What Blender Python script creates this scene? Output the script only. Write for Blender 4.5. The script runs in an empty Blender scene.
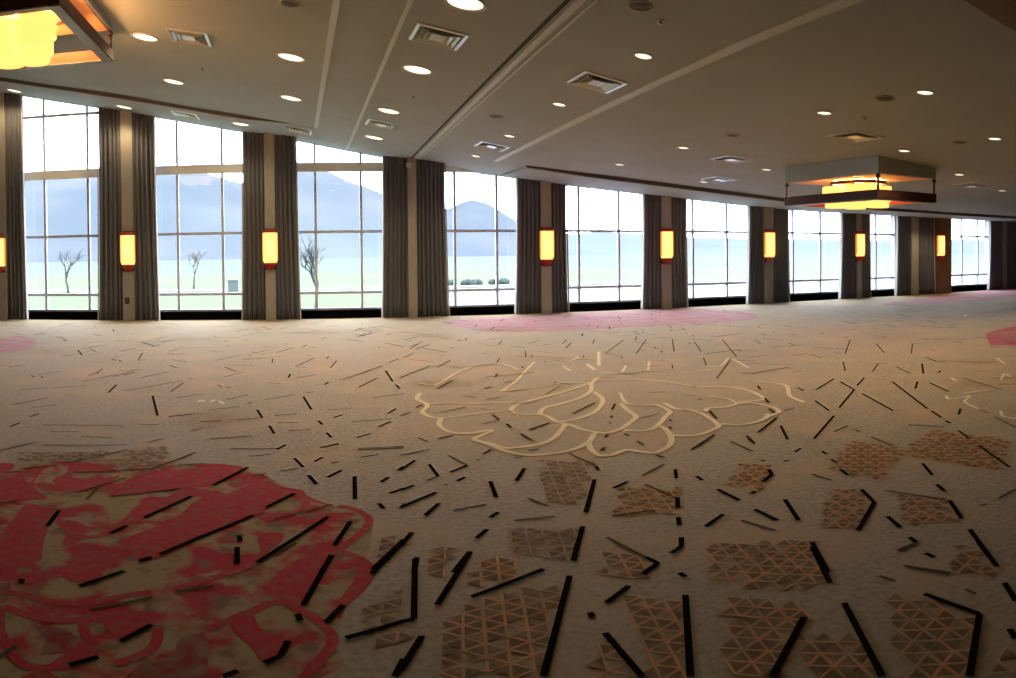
import bpy, math, random
from mathutils import Vector, Matrix, noise
from mathutils.geometry import tessellate_polygon

# light levels and paints
SKY, EXPO, LENS, SCONCE, LANTERN, SHEEN = 17.5, 0.0, 1.5, 1.3, 1.7, .08
BULB, GLOW, SCW = 150., 240., 4.
CEIL = (.37,.408,.415)
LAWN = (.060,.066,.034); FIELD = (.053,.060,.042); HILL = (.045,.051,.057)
# woven carpet pattern, metres on the floor (x along the window wall, y towards it)
DASH_THICK = [(-0.79,3.906,-0.737,3.968),(-1.018,3.557,-0.842,3.774),(-0.708,3.077,-0.606,3.238),(-0.863,2.855,-0.767,2.939),(-1.302,3.513,-1.313,3.559),(-0.297,4.149,-0.283,3.933),(0.05,3.458,0.21,4.024),(0.021,3.372,0.034,3.31),(0.146,3.291,0.231,3.444),(0.394,3.763,0.607,4.14),(0.218,3.146,0.48,3.258),(-0.113,2.968,-0.051,3.019),(-0.051,3.019,-0.019,3.137),(0.38,2.835,0.433,2.952),(-0.265,2.868,-0.211,2.908),(0.637,3.911,0.525,3.268),(0.525,3.268,0.461,3.252),(0.649,3.378,0.939,3.937),(0.818,3.42,1.238,3.614),(0.405,2.869,0.534,3.116),(1.33,3.49,0.92,2.696),(1.523,3.87,1.415,3.652),(1.275,3.1,1.273,3.057),(1.736,3.06,1.417,2.462),(1.378,3.155,1.548,3.269),(1.264,2.908,1.259,2.549),(1.668,3.36,1.795,3.443),(1.83,3.285,1.833,3.23),(2.055,2.584,1.673,2.293),(2.578,3.171,2.363,2.77),(2.276,2.57,1.985,2.027),(2.614,2.062,2.205,1.787),(3.25,2.572,3.068,2.311),(2.933,2.162,2.812,2.008),(2.587,1.88,2.535,1.81),(2.601,2.378,2.614,2.062),(-0.889,4.571,-0.654,5.006),(-1.032,4.274,-0.967,4.412),(-1.423,4.301,-1.439,4.594),(-0.792,3.919,-0.737,3.968),(-0.702,4.013,-0.496,4.312),(-0.537,5.256,-0.317,5.709),(0.03,5.952,0.095,5.696),(0.183,5.844,0.25,5.965),(0.261,5.428,0.373,5.593),(0.127,5.488,0.177,5.269),(0.455,5.431,0.413,4.922),(0.622,5.263,0.692,5.371),(0.555,4.822,0.575,4.722),(0.652,5.011,0.761,5.101),(0.78,5.532,0.841,5.628),(-0.157,4.804,0.023,5.08),(-0.516,4.28,-0.232,4.656),(-0.179,3.943,0.225,4.619),(0.234,4.156,0.351,4.52),(0.142,3.803,0.215,4.019),(-0.297,4.322,-0.286,4.231),(-0.297,4.144,-0.282,3.928),(0.405,3.817,0.622,4.191),(-0.115,6.234,-0.042,6.361),(0.796,5.53,0.949,5.774),(1.034,5.643,1.04,5.325),(1.306,5.547,1.144,5.402),(0.728,5.063,0.838,5.154),(0.678,4.724,0.957,4.972),(0.806,4.55,0.932,4.749),(1.148,5.186,1.221,5.255),(1.499,5.815,1.6,5.943),(1.367,5.115,1.312,4.762),(1.542,5.069,1.689,5.345),(1.179,4.419,1.249,4.49),(1.016,4.116,1.111,4.232),(0.585,4.094,0.683,4.288),(2.062,4.905,1.749,4.306),(1.643,4.093,1.417,3.659),(2.194,5.199,2.174,5.095),(0.794,3.701,0.94,3.945),(0.604,3.743,0.651,3.93),(1.181,3.586,1.232,3.598),(2.095,4.667,2.248,4.755),(2.68,4.863,2.579,4.667),(2.385,4.303,2.295,4.133),(2.21,3.977,2.15,3.857),(2.069,3.69,2.006,3.577),(2.006,3.577,1.913,3.52),(1.773,3.536,1.793,3.439),(1.793,3.439,1.681,3.375),(2.724,4.637,2.712,4.534),(2.694,4.309,2.692,4.041),(2.268,3.761,2.468,3.88),(2.674,3.847,2.674,3.61),(2.937,3.888,2.772,3.534),(3.342,4.719,3.356,4.688),(3.462,4.595,3.509,4.594),(3.05,4.279,3.192,4.379),(3.192,4.379,3.248,4.493),(2.829,4.117,2.88,4.132),(3.685,4.747,3.798,4.813),(3.628,5.306,3.593,5.167),(2.735,5.269,2.757,5.178),(2.41,5.6,2.477,5.672),(4.882,3.867,4.526,3.293),(4.194,3.856,4.018,3.597),(3.881,3.438,3.81,3.304),(3.687,3.155,3.485,2.888),(3.376,2.738,3.064,2.308),(3.21,3.236,3.135,3.054),(3.449,3.723,3.33,3.474),(3.33,3.474,2.929,3.188),(3.06,2.911,3.034,2.833),(2.955,2.695,2.948,2.625),(2.618,3.221,2.431,2.865),(3.651,4.167,3.596,4.018),(3.775,4.412,3.744,4.308),(3.871,4.634,3.844,4.541),(1.952,7.205,1.957,6.97),(1.973,6.787,1.971,6.618),(1.98,6.374,2.002,6.104),(1.254,6.402,1.405,6.489),(1.287,7.732,1.374,7.871),(1.709,8.753,1.996,9.25),(2.237,8.602,2.35,8.705),(1.87,5.808,1.959,5.821),(2.703,6.975,3.112,7.387),(2.101,6.49,2.362,6.69),(3.13,6.987,3.282,7.247),(3.007,6.736,2.972,6.635),(2.605,5.964,2.671,6.05),(2.417,5.617,2.472,5.66),(2.812,6.022,2.82,5.938),(3.421,6.321,3.409,6.26),(3.28,6.063,3.259,5.986),(3.055,5.278,3.475,5.603),(3.955,6.471,3.822,6.127),(3.824,5.453,4.313,5.835),(4.145,5.546,3.885,5.1),(3.685,5.42,3.586,5.157),(4.166,7.064,4.175,6.994),(5.155,7.348,5.034,7.117),(4.796,6.705,4.672,6.46),(4.494,6.215,4.431,6.026),(5.449,6.959,5.387,6.767),(5.531,6.728,6.175,7.159),(5.119,6.243,4.906,5.764),(6.089,6.948,5.859,6.442),(5.859,6.442,5.076,5.807),(4.794,5.558,4.079,4.988),(6.058,6.608,6.502,6.963),(5.761,6.202,5.372,5.331),(6.548,6.516,5.676,5.151),(5.632,5.058,5.46,4.775),(5.389,4.663,5.338,4.558),(5.165,4.317,5.006,4.062),(6.402,5.997,6.759,6.298),(6.807,6.145,6.517,5.595),(5.669,4.738,5.896,4.902),(7.25,6.65,7.875,7.25),(7.437,6.564,7.586,6.645),(0.152,8.515,0.22,7.798),(0.271,7.278,0.301,7.104),(0.322,6.783,0.356,6.594),(-0.193,7.095,-0.141,6.777),(-0.335,7.83,-0.27,7.445),(0.246,6.262,0.403,6.379),(0.421,7.395,0.518,7.522),(1.295,10.241,1.269,9.35),(1.275,9.13,1.283,8.852),(0.423,9.269,0.481,9.45),(-0.015,9.838,0.012,10.131),(0.809,6.953,0.945,7.139),(0.964,7.5,1.076,7.725),(0.571,6.567,0.707,6.695),(-0.107,6.221,-0.042,6.381),(-1.552,8.57,-1.311,7.502),(-2.098,8.696,-2.128,9.253),(-1.194,7.465,-0.953,7.625),(-2.554,7.231,-2.513,7.393),(-2.587,6.751,-2.555,6.942)]
DASH_THIN = [(-0.9,3.335,-0.649,3.506),(-0.555,3.571,-0.423,3.639),(-0.179,3.935,0.026,4.205),(-0.442,3.637,-0.375,3.653),(1.715,3.784,1.795,3.443),(2.767,2.267,2.756,2.198),(2.592,2.668,2.607,2.573),(2.963,2.694,2.948,2.625),(2.766,2.651,2.848,2.43),(2.88,2.82,3.027,2.827),(-2.352,5.895,-2.169,6.235),(-2.065,6.168,-1.372,6.308),(-1.712,5.669,-1.325,6.166),(-1.245,5.569,-1.034,5.621),(-1.034,5.621,-0.763,6.13),(-1.188,4.936,-0.751,5.172),(-1.434,4.974,-1.174,5.381),(-2.098,5.292,-1.979,5.357),(-1.58,5.434,-1.286,5.546),(-1.848,4.617,-1.752,4.734),(-1.329,4.844,-1.316,5.114),(-2.007,5.434,-1.752,5.589),(-0.846,5.739,-0.661,5.809),(-0.326,6.021,-0.153,6.079),(-0.076,5.6,0.057,5.672),(0.555,6.207,0.93,6.21),(0.546,5.931,0.695,5.998),(0.247,6.275,0.401,6.359),(0.31,5.788,0.366,5.827),(-0.291,5.477,-0.178,5.551),(0.68,4.705,0.714,4.795),(-0.103,4.602,0.262,4.839),(1.04,5.325,0.946,5.249),(1.226,5.859,1.306,5.547),(0.857,5.94,1.122,6.071),(0.991,4.6,1.217,4.655),(2.141,5.619,2.205,5.223),(1.698,5.629,1.774,5.664),(1.506,4.685,1.576,4.494),(1.302,4.327,1.549,4.311),(1.411,5.689,1.43,5.654),(1.047,5.131,1.065,5.112),(2.402,4.846,2.671,5.018),(2.475,4.493,2.486,4.476),(2.327,4.649,2.375,4.286),(1.873,4.191,2.141,4.156),(1.703,3.88,1.773,3.536),(2.501,3.734,2.569,3.487),(3.466,5.336,3.437,4.97),(3.062,5.289,3.329,5.465),(2.796,5.732,2.789,5.587),(3.554,3.593,3.681,3.192),(3.034,2.833,2.882,2.83),(2.765,2.672,2.859,2.439),(3.418,4.203,3.434,4.004),(4.456,4.624,4.415,4.404),(3.916,2.936,4.133,2.955),(3.735,2.948,3.777,2.926),(1.957,6.97,1.769,6.852),(1.47,7.438,1.797,7.655),(1.07,7.385,1.205,7.549),(1.093,6.475,1.152,6.32),(1.4,9.631,1.963,10.553),(2.09,7.956,2.291,8.069),(2.449,8.332,2.722,8.435),(2.294,7.66,2.585,7.667),(2.815,8.066,3.137,8.483),(3.53,12.594,3.757,13.134),(1.729,11.449,1.972,11.983),(4.055,12.546,4.44,13.031),(4.597,12.317,4.871,12.843),(5.066,12.099,5.327,12.628),(1.915,8.248,2.014,8.097),(2.572,8.92,2.706,9.025),(1.911,7.517,1.976,7.445),(2.877,6.492,2.867,6.424),(2.805,5.75,2.798,5.605),(3.236,6.522,3.453,6.607),(4.159,7.335,4.225,7.227),(3.867,7.639,4.072,7.593),(4.565,6.041,4.732,6.094),(6.727,11.5,6.156,10.307),(5.837,9.715,5.467,9.019),(5.017,8.038,6.058,9.32),(7.296,11.482,6.303,9.531),(6.543,11.964,5.794,10.531),(5.11,9.347,4.942,9.028),(6.39,9.34,6.732,9.41),(4.743,10.839,5.795,12.388),(5.171,10.618,6.141,12.199),(7.762,11.153,7.512,10.616),(4.487,4.718,4.403,4.381),(6.708,6.87,6.744,6.835),(7.429,7.315,7.135,6.772),(6.899,7.235,7.445,7.686),(9.009,9.35,8.309,8.444),(7.792,8.773,9.073,10.082),(7.212,8.164,6.694,7.537),(9.419,8.941,9.722,8.824),(8.522,8.067,9.443,8.916),(7.347,6.077,6.996,5.207),(5.819,4.413,5.573,3.987),(5.95,4.688,5.926,4.569),(5.036,4.805,5.2,4.511),(4.37,5.067,4.615,5.157),(4.558,5.0,4.541,4.915),(-0.509,7.358,-0.27,7.445),(0.393,7.78,0.62,7.802),(-0.279,8.367,0.053,8.645),(0.667,9.606,1.312,10.703),(0.572,10.637,0.7,11.318),(0.085,10.789,0.385,11.69),(-0.249,11.214,-0.252,11.642),(0.58,7.198,0.963,7.268),(0.551,6.163,0.923,6.166),(-0.694,6.592,-0.334,6.707),(-0.859,7.261,-0.651,7.312),(-0.016,6.886,0.183,6.912),(-0.154,7.533,0.064,7.615),(-0.13,7.219,0.078,7.207),(-0.698,8.374,-0.471,8.671),(-0.82,7.829,-0.52,7.988),(-0.444,8.147,-0.406,8.257),(-0.494,6.256,-0.115,6.253),(0.909,8.358,1.283,8.529),(1.434,10.977,1.636,11.359),(-0.276,9.473,-0.089,9.389),(0.088,9.829,0.355,10.046),(-0.942,11.04,-0.501,10.928),(-0.681,11.557,-0.045,11.967),(0.192,8.757,0.285,8.812),(-1.94,8.852,-1.351,9.625),(-1.385,8.839,-1.318,9.475),(-2.312,6.915,-1.566,7.036),(-1.402,7.084,-1.233,7.103),(-2.685,7.671,-2.484,7.888),(-2.95,7.771,-2.696,8.261),(-2.157,6.652,-1.906,6.708),(-1.26,8.471,-0.981,8.731),(-0.9,6.883,-0.818,6.968),(-1.935,9.822,-1.647,10.36),(-2.597,10.084,-2.626,10.545),(-2.297,11.524,-2.395,12.362),(-1.836,6.525,-1.548,6.54),(-2.33,10.392,-2.069,10.513),(-2.829,8.912,-2.481,9.125),(-3.189,8.682,-2.901,8.896),(-2.66,9.898,-2.614,10.263),(-1.218,6.406,-1.105,6.562)]
CREAM = [(1,[(1.471,8.55),(1.378,8.206),(1.428,7.934),(1.407,7.757),(1.313,7.525),(1.348,7.278),(1.443,7.209)]),(1,[(1.443,7.209),(1.371,6.962),(1.37,6.755),(1.434,6.58),(1.604,6.533),(1.761,6.605),(1.764,6.548),(1.54,6.312),(1.632,6.157),(1.714,5.96),(1.847,5.949),(2.032,5.985),(2.202,6.138),(2.368,6.387),(2.485,6.595)]),(1,[(1.54,6.312),(1.63,6.088),(1.71,5.831),(1.848,5.688),(2.059,5.671),(2.236,5.731),(2.426,5.895),(2.592,6.167)]),(1,[(2.402,7.096),(2.439,6.936),(2.445,6.701),(2.513,6.539),(2.539,6.356),(2.61,6.2),(2.666,6.125)]),(1,[(2.402,7.096),(2.542,7.351),(2.765,7.481),(3.079,7.702),(3.338,8.041),(3.553,8.524),(3.762,8.828)]),(1,[(3.345,7.969),(3.3,7.663),(3.209,7.4),(3.001,7.048),(2.829,6.869),(2.657,6.751),(2.471,6.691)]),(0,[(1.443,7.209),(1.641,7.25),(1.901,7.318),(2.188,7.376)]),(1,[(2.197,7.373),(2.319,7.596),(2.676,7.869),(3.087,8.152),(3.542,8.529)]),(0,[(2.188,7.376),(2.208,7.168),(2.387,7.083)]),(0,[(1.435,7.911),(1.682,7.904),(1.98,7.785),(2.325,7.762)]),(0,[(1.573,9.209),(1.737,9.024),(2.107,9.699),(2.448,10.224),(2.74,10.524),(2.984,10.441),(3.035,9.838)]),(0,[(2.402,8.414),(2.635,8.467),(2.895,8.509),(3.209,8.676),(3.542,8.529)]),(0,[(2.363,8.361),(2.752,9.009),(3.059,9.646),(3.473,10.468)]),(1,[(4.749,11.098),(4.169,9.745)]),(1,[(4.089,9.991),(3.98,9.44)]),(0,[(3.713,9.953),(3.655,9.494)]),(0,[(3.989,10.36),(4.251,10.703)]),(1,[(2.426,5.895),(2.355,5.679),(2.335,5.489),(2.367,5.442)]),(1,[(2.339,5.455),(2.436,5.442),(2.599,5.53),(2.677,5.435),(2.756,5.345),(2.912,5.434),(3.04,5.584),(3.148,5.801),(3.216,6.019),(3.224,6.149)]),(1,[(2.628,6.127),(2.748,6.136),(2.891,6.235),(3.095,6.45),(3.204,6.588),(3.237,6.723),(3.277,6.968),(3.347,7.238)]),(1,[(2.875,6.157),(2.985,6.058),(3.114,6.076),(3.261,6.22),(3.479,6.489),(3.6,6.631),(3.639,6.83),(3.643,7.036)]),(1,[(3.148,5.801),(3.251,5.7),(3.405,5.69),(3.592,5.792),(3.687,5.87),(3.768,6.111),(3.824,6.388),(3.801,6.622),(3.721,6.726),(3.759,7.054)]),(1,[(3.742,5.93),(3.873,5.793),(4.087,5.812),(4.304,5.952),(4.333,6.042)]),(1,[(3.906,6.468),(4.03,6.594),(4.202,6.541),(4.37,6.611),(4.536,6.558),(4.581,6.335),(4.559,6.167),(4.49,6.04),(4.361,5.965),(4.255,5.933)]),(0,[(4.379,6.605),(4.447,6.882),(4.355,7.145)]),(1,[(4.445,6.687),(4.714,6.628),(4.787,6.711),(4.89,7.069),(4.88,7.381),(4.761,7.54),(4.524,7.692)]),(1,[(5.312,7.571),(5.436,7.392),(5.428,7.142),(5.142,6.73),(5.037,6.521),(4.996,6.275)]),(0,[(3.728,8.679),(4.093,8.58),(4.353,8.272),(4.518,7.774)]),(0,[(3.976,9.254),(4.178,9.062),(4.601,9.026),(4.905,8.754),(5.351,8.673)]),(0,[(4.236,9.125),(4.507,9.576)]),(0,[(4.616,9.115),(4.962,9.764)]),(0,[(5.467,9.019),(5.629,8.913),(6.147,9.51)]),(0,[(6.139,9.389),(5.846,8.545)]),(0,[(3.588,7.785),(3.403,7.187),(3.619,7.013)]),(0,[(7.249,6.19),(7.13,5.993)]),(0,[(6.323,5.457),(6.21,5.331),(6.337,5.268),(6.494,5.257),(6.196,5.097),(6.012,4.763)]),(0,[(6.073,4.532),(5.901,4.379),(5.877,4.266),(5.871,4.201)]),(0,[(6.588,5.419),(6.932,5.288)]),(0,[(7.529,5.619),(7.927,5.852),(7.784,5.653)]),(0,[(9.033,6.817),(8.625,6.368)]),(0,[(-0.997,8.252),(-0.966,8.368)]),(0,[(-0.986,8.367),(-0.921,8.277)]),(0,[(-0.863,8.256),(-0.82,8.372)]),(0,[(-0.77,8.315),(-0.701,8.148)])]
RED = [[(-2.215,5.548),(-2.1,5.553),(-2.055,5.391),(-2.122,5.313)],[(-2.001,5.464),(-1.784,5.64),(-1.828,5.428),(-1.77,5.052),(-1.586,4.825),(-1.688,4.753),(-1.75,4.691),(-1.848,4.617),(-1.975,4.94),(-1.845,5.031),(-1.827,5.239)],[(-1.677,5.607),(-1.44,5.668),(-1.251,5.525),(-1.333,5.484),(-1.58,5.434),(-1.531,5.313),(-1.331,5.354),(-1.228,5.424),(-1.291,5.189),(-1.414,5.001),(-1.52,5.023),(-1.678,5.202),(-1.638,5.421)],[(-1.201,4.934),(-1.186,5.232),(-1.094,5.496),(-0.875,5.628),(-0.68,5.708),(-0.503,5.771),(-0.34,5.709),(-0.433,5.45),(-0.537,5.256),(-0.625,5.228),(-0.751,5.172),(-0.981,5.057)],[(-1.108,4.243),(-1.014,4.516),(-0.981,4.785),(-0.868,4.881),(-0.789,5.058),(-0.694,5.269),(-0.647,5.114),(-0.771,4.852),(-0.886,4.554),(-0.997,4.38),(-1.04,4.257)],[(-0.971,4.16),(-0.868,4.335),(-0.714,4.558),(-0.597,4.99),(-0.407,5.105),(-0.216,5.404),(-0.045,5.236),(0.091,5.141),(-0.018,5.019),(-0.157,4.804),(-0.232,4.656),(-0.381,4.447),(-0.516,4.28),(-0.604,4.123),(-0.727,3.942),(-0.805,3.957),(-0.905,4.067)],[(0.049,5.078),(0.09,5.119),(0.122,4.831),(0.032,4.705),(-0.102,4.55),(-0.152,4.62),(-0.043,4.708),(0.065,4.834)],[(-0.189,4.323),(-0.122,4.386),(-0.041,4.352),(-0.073,4.202),(-0.146,4.062),(-0.194,3.93),(-0.169,4.09),(-0.185,4.233)],[(-0.124,3.628),(-0.098,3.764),(-0.029,3.908),(0.045,4.009),(0.154,4.084),(0.221,4.134),(0.191,3.973),(0.097,3.643),(0.05,3.458),(-0.001,3.42),(-0.046,3.501),(-0.113,3.585)],[(0.326,3.959),(0.388,3.849),(0.376,3.683),(0.301,3.56),(0.237,3.464),(0.211,3.486),(0.269,3.629),(0.307,3.738)],[(-0.798,3.317),(-0.642,3.364),(-0.605,3.256),(-0.696,3.1),(-0.724,3.112),(-0.777,3.226)],[(-0.292,3.342),(-0.19,3.422),(-0.139,3.256),(-0.044,3.17),(-0.051,3.042),(-0.121,2.982),(-0.165,3.089),(-0.248,3.218)],[(-0.905,2.954),(-0.843,3.035),(-0.802,2.947),(-0.856,2.872),(-0.922,2.793),(-0.874,2.767),(-1.02,2.723),(-0.964,2.796)],[(-1.637,4.082),(-1.668,4.431),(-1.686,4.668),(-1.524,4.631),(-1.441,4.497),(-1.423,4.319),(-1.339,3.953),(-1.306,3.819),(-1.372,3.69),(-1.451,3.61)],[(-1.183,4.085),(-1.182,4.343),(-1.325,4.452),(-1.363,4.37),(-1.281,4.22),(-1.259,4.066)],[(-1.152,3.86),(-1.066,3.992),(-0.941,3.934),(-0.871,3.814),(-0.914,3.864),(-0.987,3.647),(-1.058,3.606),(-1.153,3.68)],[(-1.57,3.911),(-1.487,3.879),(-1.357,3.804),(-1.469,3.831),(-1.349,3.598),(-1.417,3.524)]]
MAROON = [[(-0.486,3.003),(-0.467,3.151),(-0.375,3.211),(-0.34,3.113),(-0.33,2.863),(-0.636,2.822),(-0.594,2.927)],[(-1.4,3.48),(-1.352,3.521),(-1.301,3.306),(-1.32,3.277)],[(-1.124,3.138),(-0.971,3.144),(-0.88,3.078),(-0.889,2.958),(-0.997,2.895),(-1.019,3.041)]]
RED_LINES = [[(0.299,4.816),(0.406,4.728),(0.463,4.575),(0.43,4.409),(0.353,4.261),(0.264,4.124)],[(0.261,4.074),(0.35,3.983),(0.391,3.874),(0.376,3.73),(0.303,3.581),(0.218,3.446)],[(-1.34,3.406),(-1.216,3.4),(-1.105,3.367),(-0.983,3.378),(-0.898,3.418),(-0.783,3.505),(-0.66,3.569)],[(-0.561,3.615),(-0.449,3.705),(-0.358,3.781),(-0.262,3.858),(-0.176,3.987),(-0.138,4.151)],[(-1.295,3.264),(-1.117,3.199),(-0.98,3.208),(-0.846,3.288),(-0.641,3.354)],[(-0.377,3.228),(-0.289,3.305),(-0.189,3.402),(-0.11,3.482),(-0.037,3.501),(0.035,3.419),(0.121,3.302),(0.165,3.16),(0.143,3.064),(0.091,2.962),(0.042,2.87)],[(-0.573,3.224),(-0.564,3.072),(-0.613,2.985),(-0.695,2.908)],[(-1.129,2.903),(-1.045,2.817),(-0.968,2.81),(-0.875,2.852)],[(-1.508,3.755),(-1.399,3.735),(-1.292,3.714),(-1.26,3.526)],[(-1.524,4.631),(-1.247,4.228),(-1.082,4.232)],[(-1.298,3.221),(-1.223,3.03),(-1.115,2.89)],[(-0.761,3.157),(-0.829,3.292),(-0.896,3.2),(-0.843,3.069)]]
PINK = [[(3.429,17.146),(4.589,18.002),(5.535,17.778),(6.959,18.097),(8.943,18.118),(10.633,17.866),(11.068,16.334),(10.318,14.726),(8.953,14.19),(7.073,14.334),(5.299,14.342),(3.855,15.132)],[(15.739,16.175),(18.44,17.07),(21.793,18.159),(25.821,18.549),(21.156,15.196),(18.035,15.027),(15.584,15.201)],[(-5.645,14.255),(-5.28,14.722),(-4.7,13.713),(-4.446,12.643),(-4.757,12.001)]]
RED_FAR = [[(11.483,8.947),(12.4,9.278),(13.097,9.379),(10.367,7.423),(10.206,7.845)]]
LATTICE = [(1,[(0.662,3.224),(0.796,3.355),(1.104,3.422),(1.235,3.397),(0.907,2.7),(0.547,2.803)]),(1,[(1.486,3.184),(1.696,3.039),(1.399,2.472),(1.268,2.544)]),(1,[(2.146,3.532),(2.662,3.249),(2.356,2.837),(2.245,2.814),(1.91,3.081)]),(1,[(1.871,2.956),(2.119,2.693),(2.119,2.607),(1.695,2.276),(1.536,2.388)]),(1,[(2.514,2.516),(2.598,2.279),(2.625,2.097),(2.206,1.785),(2.044,1.967)]),(1,[(1.946,2.434),(2.111,2.347),(2.075,2.218),(1.979,2.033),(1.754,2.23)]),(1,[(3.34,3.884),(3.456,3.665),(2.968,3.181),(2.82,3.396)]),(0,[(1.875,5.539),(2.222,5.336),(1.774,4.461),(1.588,4.597)]),(0,[(1.218,4.239),(1.613,4.06),(1.407,3.656),(1.13,3.839)]),(1,[(2.16,4.664),(2.494,4.436),(2.226,4.033),(1.899,4.204)]),(1,[(1.591,3.719),(1.773,3.514),(1.661,3.327),(1.463,3.422)]),(0,[(0.439,4.152),(0.612,4.355),(0.595,4.084),(0.506,3.909),(0.425,3.883)]),(0,[(0.329,3.446),(0.509,3.575),(0.461,3.108),(0.317,3.049)]),(1,[(3.562,3.473),(3.737,3.194),(3.451,2.91),(3.18,3.06)]),(1,[(3.157,2.662),(3.133,2.372),(2.927,2.246),(2.892,2.471)]),(0,[(-1.313,6.169),(-1.023,6.338),(-0.97,5.621),(-1.325,5.569)]),(0,[(-2.182,5.914),(-1.462,6.081),(-1.506,5.763),(-2.114,5.613)]),(1,[(0.749,4.083),(0.875,4.025),(0.766,3.695),(0.679,3.714)]),(1,[(1.219,2.877),(1.294,2.843),(1.201,2.577),(1.099,2.624)]),(1,[(3.15,4.789),(3.333,4.594),(2.93,4.153),(2.802,4.347)]),(1,[(2.424,1.808),(2.474,1.766),(2.311,1.649),(2.271,1.703)]),(1,[(0.956,3.837),(1.164,3.773),(1.046,3.558),(0.845,3.558)]),(1,[(5.037,4.54),(5.2,3.782),(4.444,3.321),(4.26,4.154)]),(1,[(4.294,4.774),(4.395,4.23),(3.697,3.799),(3.598,4.217)])]
SPRINKLERS = [(-1.38, 12.8), (1.99, 11.93), (3.5, 6.6), (7.1, 7.6)]
RED_FIELD = [(-2.177, 5.472), (-1.774, 5.705), (-1.334, 5.883), (-0.848, 5.826), (-0.382, 5.766), (-0.006, 5.216), (0.247, 4.845), (0.455, 4.689), (0.464, 4.378), (0.383, 3.927), (0.256, 3.505), (0.168, 3.105), (0.108, 2.873), (-1.091, 2.706)]
# ---------------------------------------------------------------- helpers
R = random.Random(11)
COL = bpy.context.scene.collection

class MB:
    """collects vertices and faces of ONE mesh object"""
    def __init__(s):
        s.v = []; s.f = []; s.m = []; s.smooth = []
    def face(s, pts, mi=0, sm=False):
        b = len(s.v); s.v += [tuple(p) for p in pts]
        s.f.append(tuple(range(b, b + len(pts)))); s.m.append(mi); s.smooth.append(sm)
    def box(s, x0, x1, y0, y1, z0, z1, mi=0, bev=0.0):
        if bev > 0:
            b = min(bev, (x1-x0)*.45, (y1-y0)*.45, (z1-z0)*.45)
            s.cham(x0, x1, y0, y1, z0, z1, b, mi); return
        b = len(s.v)
        s.v += [(x, y, z) for z in (z0, z1) for y in (y0, y1) for x in (x0, x1)]
        for q in ((0,2,3,1),(4,5,7,6),(0,1,5,4),(1,3,7,5),(3,2,6,7),(2,0,4,6)):
            s.f.append(tuple(b+i for i in q)); s.m.append(mi); s.smooth.append(False)
    def cham(s, x0, x1, y0, y1, z0, z1, b, mi):
        # chamfered box: rounded in plan and at the top and bottom edges
        rings = []
        for z, i in ((z0, b), (z0+b, 0), (z1-b, 0), (z1, b)):
            a0, a1, c0, c1 = x0+i, x1-i, y0+i, y1-i
            ring = [(a0+b, c0, z), (a1-b, c0, z), (a1, c0+b, z), (a1, c1-b, z), (a1-b, c1, z), (a0+b, c1, z), (a0, c1-b, z), (a0, c0+b, z)]
            rings.append(ring)
        s.loft(rings, mi, cap=True)
    def loft(s, rings, mi=0, cap=True, sm=False, closed=True):
        b = len(s.v); n = len(rings[0])
        for r in rings: s.v += [tuple(p) for p in r]
        for k in range(len(rings)-1):
            for i in range(n if closed else n-1):
                j = (i+1) % n
                s.f.append((b+k*n+i, b+k*n+j, b+(k+1)*n+j, b+(k+1)*n+i)); s.m.append(mi); s.smooth.append(sm)
        if cap:
            s.f.append(tuple(b+i for i in reversed(range(n)))); s.m.append(mi); s.smooth.append(False)
            e = b+(len(rings)-1)*n
            s.f.append(tuple(e+i for i in range(n))); s.m.append(mi); s.smooth.append(False)
    def lathe(s, prof, cx=0, cy=0, n=28, mi=0, cap=True):
        rings = [[(cx+r*math.cos(2*math.pi*i/n), cy+r*math.sin(2*math.pi*i/n), z) for i in range(n)] for r, z in prof]
        s.loft(rings, mi, cap, True)
    def tube(s, pts, rad, n=6, mi=0):
        rings = []
        for k, p in enumerate(pts):
            p = Vector(p); a = Vector(pts[max(0, k-1)]); c = Vector(pts[min(len(pts)-1, k+1)])
            d = (c-a).normalized()
            u = d.cross(Vector((0, 0, 1)));  u = u if u.length > .05 else d.cross(Vector((1, 0, 0)))
            u.normalize(); w = d.cross(u)
            r = rad[k] if isinstance(rad, (list, tuple)) else rad
            rings.append([p + u*r*math.cos(2*math.pi*i/n) + w*r*math.sin(2*math.pi*i/n) for i in range(n)])
        s.loft(rings, mi, True, True)
    def build(s, name, mats, parent=None, loc=None):
        me = bpy.data.meshes.new(name); me.from_pydata(s.v, [], s.f); me.update()
        for m in (mats if isinstance(mats, (list, tuple)) else [mats]): me.materials.append(m)
        me.polygons.foreach_set('material_index', s.m); me.polygons.foreach_set('use_smooth', s.smooth)
        o = bpy.data.objects.new(name, me); COL.objects.link(o)
        if parent: o.parent = parent
        if loc: o.location = loc
        return o

def struct(name, mb, mats, parent=None):
    o = mb.build(name, mats, parent)
    if parent is None: o['kind'] = 'structure'
    return o
def tag(o, label, cat, group=None):
    o['label'] = label; o['category'] = cat
    if group: o['group'] = group
    return o
def thing(name, label, cat, loc=(0,0,0), rot=(0,0,0), group=None):
    o = bpy.data.objects.new(name, None); COL.objects.link(o)
    o.empty_display_size = .1; o.location = loc; o.rotation_euler = rot
    return tag(o, label, cat, group)
def lamp(kind, name, parent, loc, power, col, size=.05, angle=None):
    d = bpy.data.lights.new(name, kind); d.energy = power; d.color = col; d.shadow_soft_size = size
    if angle: d.spot_size = angle; d.spot_blend = .6
    o = bpy.data.objects.new(name, d); COL.objects.link(o); o.parent = parent; o.location = loc
    return o
def dup(src, loc, rot, label):
    c = src.copy(); COL.objects.link(c); c.location = loc; c.rotation_euler = rot; c['label'] = label
    for ch in list(src.children):
        k = ch.copy(); COL.objects.link(k); k.parent = c
        for g in list(ch.children):
            h = g.copy(); COL.objects.link(h); h.parent = k
    return c

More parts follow.
